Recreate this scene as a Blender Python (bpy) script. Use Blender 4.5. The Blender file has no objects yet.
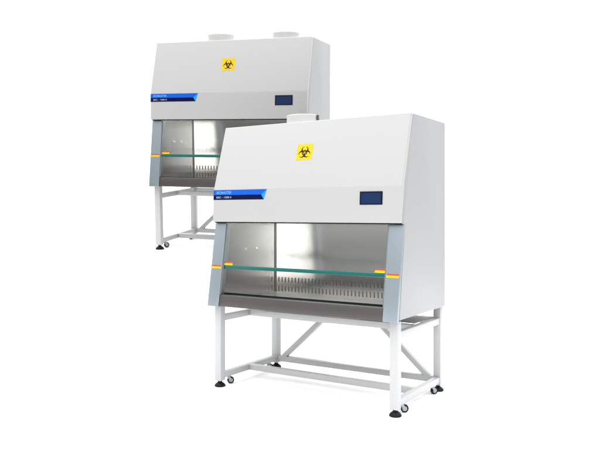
import bpy, bmesh, math, random
from mathutils import Matrix, Vector

C = bpy.context.scene.collection
random.seed(4)

# ------------------------------------------------------------------ sizes of the cabinet (metres)
W2 = 0.8635            # half width
D = 0.939              # depth of the body
ZT, ZC, ZH, ZB = 2.200, 1.658, 1.389, 0.699   # top, crease of the hood, hood bottom, body bottom
YT, YC, YH, YP = 0.238, 0.078, 0.064, 0.110   # front y of the hood at those heights; YP = front plane under the hood
POST = 0.115           # width of the front posts
XI = W2 - 0.0995       # inner side walls
YB = 0.856             # inner back wall
XL, YF, YR = 0.806, 0.092, 0.936   # leg centres
LEG = 0.064
TOE = 1.5              # side liner flare in degrees, added to steer their reflections

def front_y(z):        # the sloping front plane of the work opening
    return YP * (z - ZB) / (ZH - ZB)

# ------------------------------------------------------------------ materials
def mat(name, base, rough=0.5, metal=0.0, coat=0.0, bump=0.0, bscale=60.0, stretch=(1, 1, 1), vary=0.0, rvary=0.0, spec=0.5, aniso=0.0):
    m = bpy.data.materials.new(name); m.use_nodes = True
    nt = m.node_tree; b = nt.nodes['Principled BSDF']
    b.inputs['Base Color'].default_value = (*base, 1)
    b.inputs['Roughness'].default_value = rough
    b.inputs['Metallic'].default_value = metal
    b.inputs['Coat Weight'].default_value = coat
    b.inputs['Coat Roughness'].default_value = 0.12
    b.inputs['Specular IOR Level'].default_value = spec
    b.inputs['Anisotropic'].default_value = aniso
    if bump or vary or rvary:
        tc = nt.nodes.new('ShaderNodeTexCoord'); mp = nt.nodes.new('ShaderNodeMapping')
        mp.inputs['Scale'].default_value = stretch
        no = nt.nodes.new('ShaderNodeTexNoise'); no.inputs['Scale'].default_value = bscale
        no.inputs['Detail'].default_value = 4
        nt.links.new(tc.outputs['Object'], mp.inputs['Vector']); nt.links.new(mp.outputs['Vector'], no.inputs['Vector'])
        if bump:
            bp = nt.nodes.new('ShaderNodeBump'); bp.inputs['Strength'].default_value = bump; bp.inputs['Distance'].default_value = 0.002
            nt.links.new(no.outputs['Fac'], bp.inputs['Height']); nt.links.new(bp.outputs['Normal'], b.inputs['Normal'])
        if vary:
            mx = nt.nodes.new('ShaderNodeMix'); mx.data_type = 'RGBA'
            mx.inputs['A'].default_value = (*[c * (1 - vary) for c in base], 1)
            mx.inputs['B'].default_value = (*[min(1, c * (1 + vary)) for c in base], 1)
            nt.links.new(no.outputs['Fac'], mx.inputs['Factor']); nt.links.new(mx.outputs['Result'], b.inputs['Base Color'])
        if rvary:
            mr = nt.nodes.new('ShaderNodeMapRange')
            mr.inputs['To Min'].default_value = max(0, rough - rvary); mr.inputs['To Max'].default_value = rough + rvary
            nt.links.new(no.outputs['Fac'], mr.inputs['Value']); nt.links.new(mr.outputs['Result'], b.inputs['Roughness'])
    return m

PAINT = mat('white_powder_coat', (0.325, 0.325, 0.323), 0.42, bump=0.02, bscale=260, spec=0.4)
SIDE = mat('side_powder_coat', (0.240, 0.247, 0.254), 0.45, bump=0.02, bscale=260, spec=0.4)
STAND = mat('stand_powder_coat', (0.35, 0.354, 0.36), 0.4, bump=0.02, bscale=220, spec=0.4)
POSTM = mat('blue_grey_aluminium', (0.215, 0.25, 0.28), 0.30, metal=0.5, bump=0.015, bscale=40, stretch=(30, 1, 1))
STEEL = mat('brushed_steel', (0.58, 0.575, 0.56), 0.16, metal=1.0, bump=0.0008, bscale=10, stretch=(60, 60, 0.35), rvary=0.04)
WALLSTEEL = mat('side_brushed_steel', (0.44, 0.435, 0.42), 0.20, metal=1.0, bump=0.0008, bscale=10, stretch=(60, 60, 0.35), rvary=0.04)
WORK = mat('work_surface_steel', (0.45, 0.445, 0.435), 0.42, metal=1.0)
COLLAR = mat('lightened_collar_white', (0.56, 0.56, 0.55), 0.45, bump=0.01, bscale=200, spec=0.4)  # collar colour lightened to make up for the weaker light it gets
SILLM = mat('dark_sill_steel', (0.068, 0.061, 0.060), 0.38, metal=0.55, bump=0.02, bscale=14, stretch=(1, 40, 40), vary=0.05)
GRILLE = mat('dark_grille', (0.010, 0.016, 0.015), 0.8, spec=0.0)
SLOT = mat('slot_lightened_steel', (0.48, 0.46, 0.43), 0.5)  # plenum wall tone, lightened against the shade behind the slots
EDGE = mat('green_glass_edge', (0.0, 0.078, 0.068), 0.12)
RUBBER = mat('black_rubber', (0.006, 0.006, 0.007), 0.5, spec=0.12)
CHROME = mat('galvanised_steel', (0.24, 0.26, 0.275), 0.3, metal=0.9, bump=0.02)
BLUE = mat('label_blue', (0.0, 0.07, 0.42), 0.4, spec=0.2)
NAVY = mat('label_navy', (0.0, 0.001, 0.03), 0.4, spec=0.12)
SKYB = mat('label_light_blue', (0.01, 0.21, 0.55), 0.4, spec=0.2)
TXT1 = mat('letter_pale_blue', (0.10, 0.30, 0.60), 0.4)
TXT2 = mat('letter_white', (0.33, 0.33, 0.42), 0.4)
YEL = mat('hazard_yellow', (0.55, 0.36, 0.0), 0.45, spec=0.25)
RED = mat('sticker_red', (0.38, 0.03, 0.005), 0.4)
BLACK = mat('symbol_black', (0.006, 0.004, 0.004), 0.5, spec=0.15)
BEZEL = mat('display_bezel', (0.001, 0.003, 0.014), 0.3, spec=0.15)
SCREEN = mat('display_screen', (0.004, 0.016, 0.058), 0.15, spec=0.22)
GREYP = mat('grey_pan', (0.25, 0.245, 0.235), 0.5, bump=0.02)
FILTER = mat('filter_white', (0.6, 0.6, 0.6), 0.7)
FLOORM = mat('white_studio_floor', (0.90, 0.90, 0.90), 0.85, spec=0.0)

def glass_mat():
    m = bpy.data.materials.new('clear_sash_glass'); m.use_nodes = True
    nt = m.node_tree; nt.nodes.clear()
    o = nt.nodes.new('ShaderNodeOutputMaterial'); mx = nt.nodes.new('ShaderNodeMixShader')
    tr = nt.nodes.new('ShaderNodeBsdfTransparent'); tr.inputs['Color'].default_value = (0.985, 0.992, 0.99, 1)
    gl = nt.nodes.new('ShaderNodeBsdfGlossy'); gl.inputs['Roughness'].default_value = 0.02
    fr = nt.nodes.new('ShaderNodeFresnel'); fr.inputs['IOR'].default_value = 1.3
    nt.links.new(fr.outputs['Fac'], mx.inputs['Fac']); nt.links.new(tr.outputs['BSDF'], mx.inputs[1])
    nt.links.new(gl.outputs['BSDF'], mx.inputs[2]); nt.links.new(mx.outputs['Shader'], o.inputs['Surface'])
    return m
GLASS = glass_mat()

# ------------------------------------------------------------------ mesh helpers
def obj(name, bm, mats, parent=None, smooth=False):
    bmesh.ops.recalc_face_normals(bm, faces=bm.faces[:])
    me = bpy.data.meshes.new(name); bm.to_mesh(me); bm.free()
    for m in (mats if isinstance(mats, (list, tuple)) else [mats]): me.materials.append(m)
    if smooth:
        for p in me.polygons: p.use_smooth = True
        me.set_sharp_from_angle(angle=math.radians(35))
    o = bpy.data.objects.new(name, me); C.objects.link(o)
    if parent: o.parent = parent
    return o

def bevel(bm, w, seg=2, geom=None):
    if w: bmesh.ops.bevel(bm, geom=(geom or bm.edges[:]), offset=w, segments=seg, affect='EDGES', profile=0.5, clamp_overlap=True)

def hexa(bm, pts, mi=0):          # eight corners: four of one face, then the four opposite
    v = [bm.verts.new(p) for p in pts]
    fs = []
    for f in ((0, 1, 2, 3), (7, 6, 5, 4), (0, 4, 5, 1), (1, 5, 6, 2), (2, 6, 7, 3), (3, 7, 4, 0)):
        fc = bm.faces.new([v[i] for i in f]); fc.material_index = mi; fs.append(fc)
    return fs

def box(bm, a, b, mi=0):
    (x0, y0, z0), (x1, y1, z1) = a, b
    return hexa(bm, [(x0, y0, z0), (x1, y0, z0), (x1, y1, z0), (x0, y1, z0), (x0, y0, z1), (x1, y0, z1), (x1, y1, z1), (x0, y1, z1)], mi)

def boxbm(a, b, w=0.002, seg=2):
    bm = bmesh.new(); box(bm, a, b); bevel(bm, w, seg); return bm

def prism(bm, prof, x0, x1, mi=0):   # profile in (y, z) swept along x
    a = [bm.verts.new((x0, y, z)) for y, z in prof]; b = [bm.verts.new((x1, y, z)) for y, z in prof]
    n = len(prof)
    bm.faces.new(a).material_index = mi; bm.faces.new(b[::-1]).material_index = mi
    for i in range(n):
        bm.faces.new((a[i], b[i], b[(i + 1) % n], a[(i + 1) % n])).material_index = mi

def lathe(bm, prof, seg=40, mat4=None, mi=0):   # profile in (r, z)
    rings = []
    for r, z in prof:
        if r < 1e-6: rings.append([bm.verts.new((0, 0, z))])
        else: rings.append([bm.verts.new((r * math.cos(2 * math.pi * k / seg), r * math.sin(2 * math.pi * k / seg), z)) for k in range(seg)])
    vs = [v for r in rings for v in r]
    for a, b in zip(rings, rings[1:]):
        for k in range(seg):
            q = [a[k % len(a)], a[(k + 1) % len(a)], b[(k + 1) % len(b)], b[k % len(b)]]
            u = []
            for v in q:
                if v not in u: u.append(v)
            if len(u) > 2: bm.faces.new(u).material_index = mi
    if mat4 is not None: bmesh.ops.transform(bm, matrix=mat4, verts=vs)
    return vs

def bar(bm, p, q, w, h, up=(0, 0, 1)):        # square tube from p to q
    p, q = Vector(p), Vector(q); d = (q - p).normalized(); s = d.cross(Vector(up)).normalized(); u = s.cross(d)
    s *= w / 2; u *= h / 2
    hexa(bm, [p - s - u, p + s - u, p + s + u, p - s + u, q - s - u, q + s - u, q + s + u, q - s + u])

class Plane:                       # a slanted panel: (x, z) on it, pushed out by k along its normal
    def __init__(s, y0, z0, y1, z1):
        s.y0, s.z0, s.y1, s.z1 = y0, z0, y1, z1
        d = Vector((0, y1 - y0, z1 - z0)).normalized(); s.n = Vector((0, -d.z, d.y))
        if s.n.y > 0: s.n = -s.n
    def __call__(s, x, z, k=0.0):
        t = (z - s.z0) / (s.z1 - s.z0)
        return Vector((x, s.y0 + t * (s.y1 - s.y0), z)) + s.n * k
BAND = Plane(YH, ZH, YC, ZC)
SLOPE = Plane(YC, ZC, YT, ZT)
FRONT = Plane(0.0, ZB, YP, ZH)

def plate(bm, pl, pts, k0, k1, mi=0):          # flat plate with outline pts (x, z) on a slanted panel
    a = [bm.verts.new(pl(x, z, k0)) for x, z in pts]; b = [bm.verts.new(pl(x, z, k1)) for x, z in pts]
    n = len(pts)
    bm.faces.new(a[::-1]).material_index = mi; bm.faces.new(b).material_index = mi
    for i in range(n): bm.faces.new((a[i], a[(i + 1) % n], b[(i + 1) % n], b[i])).material_index = mi

def rect(x0, x1, z0, z1): return [(x0, z0), (x1, z0), (x1, z1), (x0, z1)]

def text_into(bm, body, pl, x0, x1, z0, z1, k, mi, shear=0.0):   # lettering laid flat on a panel
    cu = bpy.data.curves.new('lettering', 'FONT'); cu.body = body; cu.size = 1.0; cu.shear = shear; cu.offset = 0.012
    ob = bpy.data.objects.new('lettering', cu); C.objects.link(ob)
    bpy.context.view_layer.update()
    me = bpy.data.meshes.new_from_object(ob.evaluated_get(bpy.context.evaluated_depsgraph_get()))
    xs = [v.co.x for v in me.vertices]; ys = [v.co.y for v in me.vertices]
    ax, bx, ay, by = min(xs), max(xs), min(ys), max(ys)
    vs = [bm.verts.new(pl(x0 + (v.co.x - ax) / (bx - ax) * (x1 - x0), z0 + (v.co.y - ay) / (by - ay) * (z1 - z0), k)) for v in me.vertices]
    for p in me.polygons:
        try: bm.faces.new([vs[i] for i in p.vertices]).material_index = mi
        except ValueError: pass
    bpy.data.objects.remove(ob); bpy.data.meshes.remove(me); bpy.data.curves.remove(cu)

# ------------------------------------------------------------------ the cabinet
cab = bpy.data.objects.new('biosafety_cabinet', None); C.objects.link(cab)
cab.empty_display_size = 0.3
cab['label'] = 'nearer white biosafety cabinet, overlapping the other, a single round collar on its top'
cab['category'] = 'safety cabinet'
cab['group'] = 'biosafety cabinets'

# hood panel: the slanted upper front and the upright band under it, one folded sheet box
bm = bmesh.new()
prism(bm, [(YH, ZH), (YC, ZC), (YT, ZT), (YT + 0.046, ZT), (YC + 0.030, ZC), (YH + 0.022, ZH)], -W2, W2)
bevel(bm, 0.006, 3)
obj('hood_panel', bm, PAINT, cab, True)

# side panels
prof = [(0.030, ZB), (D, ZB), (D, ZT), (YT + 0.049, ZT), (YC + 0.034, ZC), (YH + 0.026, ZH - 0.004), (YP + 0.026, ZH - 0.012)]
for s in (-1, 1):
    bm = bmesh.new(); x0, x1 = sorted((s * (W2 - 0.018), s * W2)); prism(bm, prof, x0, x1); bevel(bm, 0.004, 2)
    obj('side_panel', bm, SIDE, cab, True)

# back, top and the pan below
obj('back_panel', boxbm((-W2 + 0.02, D - 0.016, ZB), (W2 - 0.02, D - 0.001, ZT - 0.003)), PAINT, cab)
obj('top_panel', boxbm((-W2 + 0.02, YT + 0.05, ZT - 0.022), (W2 - 0.02, D - 0.018, ZT - 0.002)), PAINT, cab)
obj('bottom_pan', boxbm((-W2 + 0.02, 0.036, ZB + 0.001), (W2 - 0.02, D - 0.018, ZB + 0.013)), GREYP, cab)

# stainless lining of the work chamber
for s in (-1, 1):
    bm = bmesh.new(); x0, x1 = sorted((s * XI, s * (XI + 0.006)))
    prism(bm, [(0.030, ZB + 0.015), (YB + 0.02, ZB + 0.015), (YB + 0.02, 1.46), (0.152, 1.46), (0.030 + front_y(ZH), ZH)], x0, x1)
    bmesh.ops.rotate(bm, cent=(s * XI, YB - 0.1, 0), matrix=Matrix.Rotation(s * math.radians(TOE), 3, 'Z'), verts=bm.verts[:])   # added flare turns the liners' direct reflection away from the key lamp
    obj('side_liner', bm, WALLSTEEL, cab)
# back wall with two rows of punched return-air slots, open to a dark plenum behind
bm = bmesh.new()
def sheet(x0, x1, z0, z1):
    bm.faces.new([bm.verts.new(p) for p in ((x0, YB, z0), (x1, YB, z0), (x1, YB, z1), (x0, YB, z1))])
xs = []; x = -XI + 0.042
while x < XI - 0.04: xs.append(x); x += 0.0365
xa, xb = -XI + 0.001, XI - 0.001
zz = [ZB + 0.015, 0.737, 0.785, 0.822, 0.868, 1.46]
for k in range(5):
    if k in (1, 3):
        e = [xa] + [q for c in xs for q in (c - 0.0058, c + 0.0058)] + [xb]
        for p, q in zip(e[::2], e[1::2]): sheet(p, q, zz[k], zz[k + 1])
    else:
        e = [xa] + [q for c in xs for q in (c - 0.0058, c + 0.0058)] + [xb]
        for p, q in zip(e, e[1:]): sheet(p, q, zz[k], zz[k + 1])
bmesh.ops.remove_doubles(bm, verts=bm.verts[:], dist=1e-5)
ex = bmesh.ops.extrude_face_region(bm, geom=bm.faces[:])
bmesh.ops.translate(bm, vec=(0, 0.004, 0), verts=[v for v in ex['geom'] if isinstance(v, bmesh.types.BMVert)])
bl = obj('back_liner', bm, STEEL, cab)
obj('plenum_wall', boxbm((xa, YB + 0.03, ZB + 0.02), (xb, YB + 0.036, 1.45), 0.0), SLOT, cab)
obj('corner_seam', boxbm((-XI + 0.001, YB - 0.012, ZB + 0.03), (-XI + 0.010, YB - 0.0005, 1.455), 0.003), mat('seam_steel', (0.15, 0.15, 0.147), 0.4, metal=0.7), bl)
for y in (0.40, 0.565):
    bm = bmesh.new(); lathe(bm, [(0, 0.004), (0.007, 0.004), (0.009, 0.002), (0.009, -0.012)], 20, Matrix.Translation((-XI + 0.0002, y, 1.145)) @ Matrix.Rotation(math.pi / 2, 4, 'Y'))
    obj('service_port', bm, STEEL, cab, True)
obj('work_surface', boxbm((-XI + 0.001, 0.21, ZB + 0.016), (XI - 0.001, YB - 0.001, ZB + 0.022), 0.001), WORK, cab)
bm = bmesh.new(); box(bm, (-XI - 0.012, 0.026, 0.770), (XI + 0.012, 0.205, 0.779)); ig = obj('intake_grille', bm, GRILLE, cab)
obj('grille_riser', boxbm((-XI + 0.003, 0.199, ZB + 0.024), (XI - 0.003, 0.205, 0.7695), 0.0), STEEL, ig)
obj('ceiling_filter', boxbm((-XI - 0.004, 0.16, 1.462), (XI + 0.004, YB + 0.018, 1.50)), FILTER, cab)
bm = bmesh.new()      # dark inner face behind the hood, above the opening
box(bm, (-W2 + 0.02, YH + 0.026, ZH + 0.012), (W2 - 0.02, YH + 0.034, ZH + 0.3))
obj('hood_lining', bm, GREYP, cab)
obj('hood_gap_shade', boxbm((-W2 + 0.006, YH + 0.022, ZH - 0.009), (W2 - 0.006, YH + 0.036, ZH + 0.001), 0.001, 1), RUBBER, cab)  # dark strip standing in for the shade in the gap under the hood

# sill below the opening
bm = bmesh.new()
prism(bm, [(front_y(0.690) + 0.003, 0.690), (front_y(0.780) + 0.003, 0.780), (front_y(0.780) + 0.010, 0.785), (front_y(0.78) + 0.03, 0.785), (0.034, 0.690)], -W2 + POST - 0.003, W2 - POST + 0.003)
bevel(bm, 0.002, 2)
obj('front_sill', bm, SILLM, cab, True)

# posts either side of the opening, each with its warning sticker
def sticker(x0, x1, z0, z1, k, parent):
    bm = bmesh.new(); zm = z0 + 0.6 * (z1 - z0)
    plate(bm, FRONT, rect(x0, x1, z0, zm), k, k + 0.0007, 0); plate(bm, FRONT, rect(x0, x1, zm, z1), k, k + 0.0007, 1)
    obj('warning_sticker', bm, [YEL, RED], parent)
for s in (-1, 1):
    bm = bmesh.new()
    x0, x1 = sorted((s * (W2 - POST), s * (W2 + 0.0005)))
    plate(bm, FRONT, rect(x0, x1, 0.686, ZH - 0.010), -0.024, 0.004); bevel(bm, 0.004, 3)
    po = obj('front_post', bm, POSTM, cab, True)
    x0, x1 = sorted((s * 0.757, s * 0.855))
    sticker(x0, x1, 0.998, 1.025, 0.0045, po)
    bm = bmesh.new(); x0, x1 = sorted((s * (W2 - POST - 0.010), s * (W2 - POST - 0.0005)))
    plate(bm, FRONT, rect(x0, x1, 0.79, ZH - 0.012), -0.05, -0.004); bevel(bm, 0.001, 1)
    obj('sash_channel', bm, CHROME, cab)

# sliding glass sash
bm = bmesh.new(); plate(bm, FRONT, rect(-W2 + POST + 0.002, W2 - POST - 0.002, 1.029, ZH + 0.22), -0.020, -0.014)
sash = obj('sash_glass', bm, GLASS, cab)
bm = bmesh.new(); plate(bm, FRONT, rect(-W2 + POST + 0.002, W2 - POST - 0.002, 1.001, 1.0285), -0.021, -0.012); bevel(bm, 0.002, 2)
obj('sash_edge', bm, EDGE, sash, True)
for x0, x1 in ((-0.742, -0.652), (0.655, 0.747)): sticker(x0, x1, 1.0305, 1.058, -0.0135, sash)

# name plate across the left end of the band
z0, z1, zm = 1.573, 1.6555, 1.613
bm = bmesh.new()
def xr(z): return -0.341 + (z - z0) / (z1 - z0) * 0.029
plate(bm, BAND, [(-0.862, zm), (-0.366, zm), (xr(z1), z1), (-0.862, z1)], 0.0003, 0.0015, 0)
plate(bm, BAND, [(-0.862, z0), (xr(z0), z0), (-0.366, zm), (-0.862, zm)], 0.0003, 0.0015, 1)
plate(bm, BAND, [(-0.366, zm), (xr(z0), z0), (xr(z1), z1)], 0.0003, 0.0015, 2)
npl = obj('name_plate', bm, [BLUE, NAVY, SKYB], cab)
bm = bmesh.new()
text_into(bm, 'BIOMASTER', BAND, -0.828, -0.672, 1.6215, 1.645, 0.0022, 0, 0.1)
obj('lettering', bm, TXT1, npl)
bm = bmesh.new()
text_into(bm, 'BSC - 1300 II', BAND, -0.828, -0.672, 1.586, 1.601, 0.0022, 0)
obj('lettering', bm, TXT2, npl)

# display
bm = bmesh.new(); plate(bm, BAND, rect(0.529, 0.714, 1.5225, 1.6205), 0.0003, 0.004); bevel(bm, 0.0015, 2)
dp = obj('display', bm, BEZEL, cab, True)
bm = bmesh.new(); plate(bm, BAND, rect(0.541, 0.702, 1.5325, 1.608), 0.0043, 0.0048)
obj('screen', bm, SCREEN, dp)

# biohazard label
HX, HZ0, HZ1, HH = -0.007, 1.882, 2.010, 0.0735
bm = bmesh.new(); plate(bm, SLOPE, rect(HX - HH, HX + HH, HZ0, HZ1), 0.0002, 0.001)
hz = obj('hazard_label', bm, YEL, cab)
def biohazard(u, v):               # standard trefoil, unit A = 1
    r = math.hypot(u, v)
    cs = [(math.cos(math.radians(a)), math.sin(math.radians(a)), a) for a in (90, 210, 330)]
    big = any(math.hypot(u - 11 * c, v - 11 * s) < 15 for c, s, a in cs)
    dcut = min(math.hypot(u - 15 * c, v - 15 * s) for c, s, a in cs)
    ring = 7.0 < r < 11.4
    if dcut < 9.8: return ring and dcut < 8.9
    if not big or r < 3: return False
    for c, s, a in cs:             # slit between the lobes' roots
        if u * c + v * s > 0 and abs(-u * s + v * c) < 0.6 and r < 7: return False
    for c, s, a in cs:             # open tips of the horns
        if u * c + v * s > 22 and abs(-u * s + v * c) < 4.0: return False
    return True
bm = bmesh.new(); N = 132; ext = 28.0; sc = 0.0585 / 26.5; zc_, zs = (HZ0 + HZ1) / 2 - 0.006, (HZ1 - HZ0) / (2 * HH)
for j in range(N):
    v0, v1 = -ext + 2 * ext * j / N, -ext + 2 * ext * (j + 1) / N
    st = None
    for i in range(N + 1):
        on = i < N and biohazard(-ext + 2 * ext * (i + 0.5) / N, (v0 + v1) / 2)
        if on and st is None: st = i
        if not on and st is not None:
            a, b = -ext + 2 * ext * st / N, -ext + 2 * ext * i / N
            bm.faces.new([bm.verts.new(SLOPE(HX + u * sc, zc_ + v * sc * zs, 0.0016)) for u, v in ((a, v0), (b, v0), (b, v1), (a, v1))]); st = None
obj('biohazard_symbol', bm, BLACK, hz)

# round exhaust collar
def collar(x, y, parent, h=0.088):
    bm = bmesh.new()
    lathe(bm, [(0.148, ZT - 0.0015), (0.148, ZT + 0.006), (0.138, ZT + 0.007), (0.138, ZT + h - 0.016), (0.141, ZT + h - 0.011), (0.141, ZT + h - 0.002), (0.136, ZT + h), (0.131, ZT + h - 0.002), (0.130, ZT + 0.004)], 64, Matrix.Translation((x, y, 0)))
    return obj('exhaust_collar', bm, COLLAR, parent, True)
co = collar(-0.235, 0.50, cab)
bm = bmesh.new(); box(bm, (-0.094, 0.49, ZT + 0.042), (-0.080, 0.512, ZT + 0.086)); box(bm, (-0.0975, 0.495, ZT + 0.052), (-0.0935, 0.507, ZT + 0.064)); bevel(bm, 0.0015, 1)
handle = obj('damper_handle', bm, mat('dark_handle', (0.05, 0.05, 0.05), 0.4), co)

# stand
for (sx, y) in ((-1, YF), (1, YF), (-1, YR), (1, YR)):
    x = sx * XL
    lg = obj('leg', boxbm((x - LEG / 2, y - LEG / 2, 0.050), (x + LEG / 2, y + LEG / 2, 0.684 if y == YF else 0.697), 0.005, 3), STAND, cab, True)
    bm = bmesh.new()
    lathe(bm, [(0, 0), (0.042, 0.0), (0.046, 0.004), (0.045, 0.012), (0.038, 0.022), (0.026, 0.031), (0.018, 0.037), (0.018, 0.0495), (0, 0.0495)], 36, Matrix.Translation((x, y, 0)))
    obj('levelling_foot', bm, RUBBER, lg, True)
ZL0, ZL1, ZU0, ZU1 = 0.068, 0.118, 0.552, 0.603
for s in (-1, 1):
    for (z0, z1) in ((ZL0, ZL1), (ZU0, ZU1)):
        obj('end_rail', boxbm((s * XL - 0.026, YF + LEG / 2 + 0.0005, z0), (s * XL + 0.026, YR - LEG / 2 - 0.0005, z1), 0.004, 3), STAND, cab, True)
YM = 0.495
for (y, z0, z1, x) in ((YM, ZL0, ZL1, XL - 0.0265), (YM, ZU0, ZU1, XL - 0.0265), (YR, ZL0, ZL1, XL - LEG / 2 - 0.0005), (YR, ZU0, ZU1, XL - LEG / 2 - 0.0005)):
    obj('cross_rail', boxbm((-x, y - 0.024, z0), (x, y + 0.024, z1), 0.004, 3), STAND, cab, True)
for s in (-1, 1):
    bm = bmesh.new(); bar(bm, (s * 0.742, YR, 0.090), (s * 0.205, YR, 0.575), 0.042, 0.046, (0, 1, 0)); bevel(bm, 0.003, 2)
    obj('diagonal_brace', bm, STAND, cab, True)
obj('drip_shelf', boxbm((0.30, YM + 0.03, 0.604), (XL - 0.03, YR - 0.03, 0.612)), GREYP, cab)
for s in (-1, 1):
    for y, t in ((0.205, -1.0 if s > 0 else -0.75), (0.80, -0.6)):
        x = s * XL
        R = Matrix.Translation((x, y, 0)) @ Matrix.Rotation(t, 4, 'Z')
        bm = bmesh.new()
        lathe(bm, [(0, 0.0675), (0.023, 0.0675), (0.023, 0.064), (0.015, 0.061), (0, 0.061)], 24, Matrix.Translation((x, y, 0)))
        for q in (-1, 1):
            n0 = len(bm.verts)
            xa, xb = sorted((q * 0.0150, q * 0.0175))
            hexa(bm, [R @ Vector(p) for p in ((xa, -0.014, 0.062), (xb, -0.014, 0.062), (xb, 0.014, 0.062), (xa, 0.014, 0.062), (xa, 0.012, 0.022), (xb, 0.012, 0.022), (xb, 0.028, 0.022), (xa, 0.028, 0.022))])
        hexa(bm, [R @ Vector(p) for p in ((-0.0175, -0.014, 0.0605), (0.0175, -0.014, 0.0605), (0.0175, 0.014, 0.0605), (-0.0175, 0.014, 0.0605), (-0.0175, -0.014, 0.0635), (0.0175, -0.014, 0.0635), (0.0175, 0.014, 0.0635), (-0.0175, 0.014, 0.0635))])
        cs = obj('caster', bm, CHROME, cab, True)
        bm = bmesh.new()
        M = R @ Matrix.Translation((0, 0.020, 0.0295)) @ Matrix.Rotation(math.pi / 2, 4, 'Y')
        lathe(bm, [(0.018, -0.0135), (0.027, -0.0135), (0.0295, -0.009), (0.0295, 0.009), (0.027, 0.0135), (0.018, 0.0135)], 36, M, 0)
        lathe(bm, [(0, -0.0145), (0.006, -0.0145), (0.008, -0.0115), (0.018, -0.0125), (0.018, 0.0125), (0.008, 0.0115), (0.006, 0.0145), (0, 0.0145)], 36, M, 1)
        obj('wheel', bm, [RUBBER, CHROME], cs, True)

# lamp inside the chamber, above the opening
ld = bpy.data.lights.new('chamber_lamp', 'AREA'); ld.shape = 'RECTANGLE'; ld.size, ld.size_y = 1.3, 0.10; ld.energy = 9; ld.color = (1.0, 0.98, 0.95)
lo = bpy.data.objects.new('chamber_lamp', ld); C.objects.link(lo); lo.location = (0, 0.62, 1.455); lo.parent = cab

# ------------------------------------------------------------------ the second cabinet: a copy with two collars
def copy_tree(o, parent=None):
    c = o.copy(); C.objects.link(c); c.parent = parent
    for ch in list(o.children):
        if ch.name != handle.name: copy_tree(ch, c)
    return c
cab2 = copy_tree(cab)
cab2['label'] = 'farther white biosafety cabinet behind the other, two round collars on its top'
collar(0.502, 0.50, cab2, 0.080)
REAR = Matrix(((0.96586, -0.25103, 0.06401, -1.58112), (0.25653, 0.96123, -0.10117, 1.13322), (-0.03613, 0.11414, 0.99281, 1.03382), (0, 0, 0, 1)))
cab2.location = REAR.to_translation(); cab2.rotation_euler = REAR.to_euler()

# ------------------------------------------------------------------ setting: white studio floor and the white riser under the farther cabinet
bm = bmesh.new(); bmesh.ops.create_circle(bm, cap_ends=True, radius=6.0, segments=128)
fl = obj('floor', bm, FLOORM); fl['kind'] = 'structure'
bm = bmesh.new()
top = [REAR @ Vector(p) for p in ((-W2 - 0.35, -0.14, 0), (W2 + 0.30, -0.14, 0), (W2 + 0.30, D + 0.5, 0), (-W2 - 0.35, D + 0.5, 0))]
low = [Vector((p.x, p.y, -0.05)) for p in top]
hexa(bm, low + top); bm.edges.ensure_lookup_table(); bevel(bm, 0.03, 4, [e for e in bm.edges if all(v.co.z > 0.5 for v in e.verts)])
rs = obj('studio_riser', bm, FLOORM, None, True); rs['kind'] = 'structure'

# ------------------------------------------------------------------ light: white studio
YAW = 0.5638
fwd = (-math.sin(YAW), math.cos(YAW), 0.0)
WHITE, DARK, ZENITH = 1.6, 0.85, 3.4
w = bpy.data.worlds.new('World'); bpy.context.scene.world = w; w.use_nodes = True
nt = w.node_tree; bg = nt.nodes['Background']
tc = nt.nodes.new('ShaderNodeTexCoord'); dot = nt.nodes.new('ShaderNodeVectorMath'); dot.operation = 'DOT_PRODUCT'
dot.inputs[1].default_value = fwd
mr = nt.nodes.new('ShaderNodeMapRange'); mr.interpolation_type = 'SMOOTHSTEP'
mr.inputs['From Min'].default_value = -0.35; mr.inputs['From Max'].default_value = 0.35
mr.inputs['To Min'].default_value = DARK; mr.inputs['To Max'].default_value = WHITE
sz = nt.nodes.new('ShaderNodeSeparateXYZ'); nt.links.new(tc.outputs['Generated'], sz.inputs[0])
md = nt.nodes.new('ShaderNodeMapRange'); md.interpolation_type = 'SMOOTHSTEP'      # the unlit side of the studio: darker below eye level
md.inputs['From Min'].default_value = -0.07; md.inputs['From Max'].default_value = 0.01
md.inputs['To Min'].default_value = 0.14; md.inputs['To Max'].default_value = DARK
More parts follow.
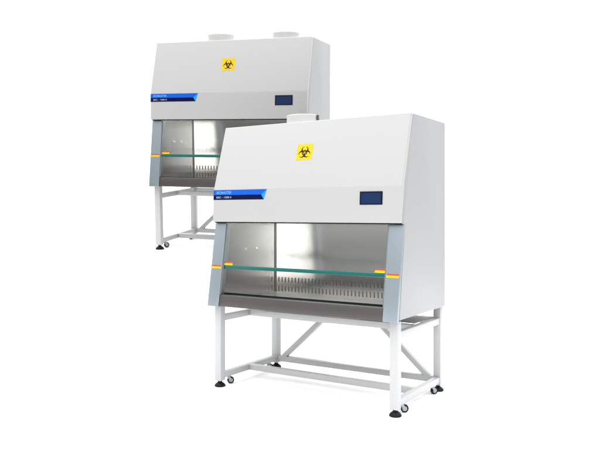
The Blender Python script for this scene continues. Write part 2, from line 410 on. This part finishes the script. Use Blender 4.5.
nt.links.new(sz.outputs['Z'], md.inputs['Value']); nt.links.new(md.outputs['Result'], mr.inputs['To Min'])
nt.links.new(tc.outputs['Generated'], dot.inputs[0]); nt.links.new(dot.outputs['Value'], mr.inputs['Value'])
sx = nt.nodes.new('ShaderNodeSeparateXYZ'); nt.links.new(tc.outputs['Generated'], sx.inputs[0])
mz = nt.nodes.new('ShaderNodeMapRange'); mz.interpolation_type = 'SMOOTHSTEP'
mz.inputs['From Min'].default_value = 0.25; mz.inputs['From Max'].default_value = 0.9
mz.inputs['To Min'].default_value = 0; mz.inputs['To Max'].default_value = ZENITH
nt.links.new(sx.outputs['Z'], mz.inputs['Value'])
ad = nt.nodes.new('ShaderNodeMath'); nt.links.new(mr.outputs['Result'], ad.inputs[0]); nt.links.new(mz.outputs['Result'], ad.inputs[1])
nt.links.new(ad.outputs[0], bg.inputs['Strength'])
bg.inputs['Color'].default_value = (1, 1, 1, 1)

def softbox(name, loc, target, sx, sy, power, col=(1, 1, 1)):
    d = bpy.data.lights.new(name, 'AREA'); d.shape = 'RECTANGLE'; d.size, d.size_y = sx, sy; d.energy = power; d.color = col
    o = bpy.data.objects.new(name, d); C.objects.link(o); o.location = loc
    o.rotation_euler = (Vector(target) - Vector(loc)).to_track_quat('-Z', 'Y').to_euler()
    return o
softbox('key_softbox', (3.4, -5.9, 1.3), (0.2, 0.3, 1.1), 1.3, 2.4, 100)

# ------------------------------------------------------------------ camera
cd = bpy.data.cameras.new('camera'); cam = bpy.data.objects.new('camera', cd); C.objects.link(cam)
cam.location = (2.8682, -4.4544, 1.4574); cam.rotation_euler = (math.pi / 2, 0, YAW)
cd.sensor_width = 36; cd.lens = 36 * 686.985 / 600; cd.shift_y = -11.347 / 600; cd.clip_end = 500; cd.clip_start = 0.05
sc_ = bpy.context.scene
sc_.camera = cam
sc_.view_settings.view_transform = 'Standard'; sc_.view_settings.look = 'None'; sc_.view_settings.exposure = 0; sc_.view_settings.gamma = 1
sc_.cycles.use_denoising = True
sc_.cycles.max_bounces = 10
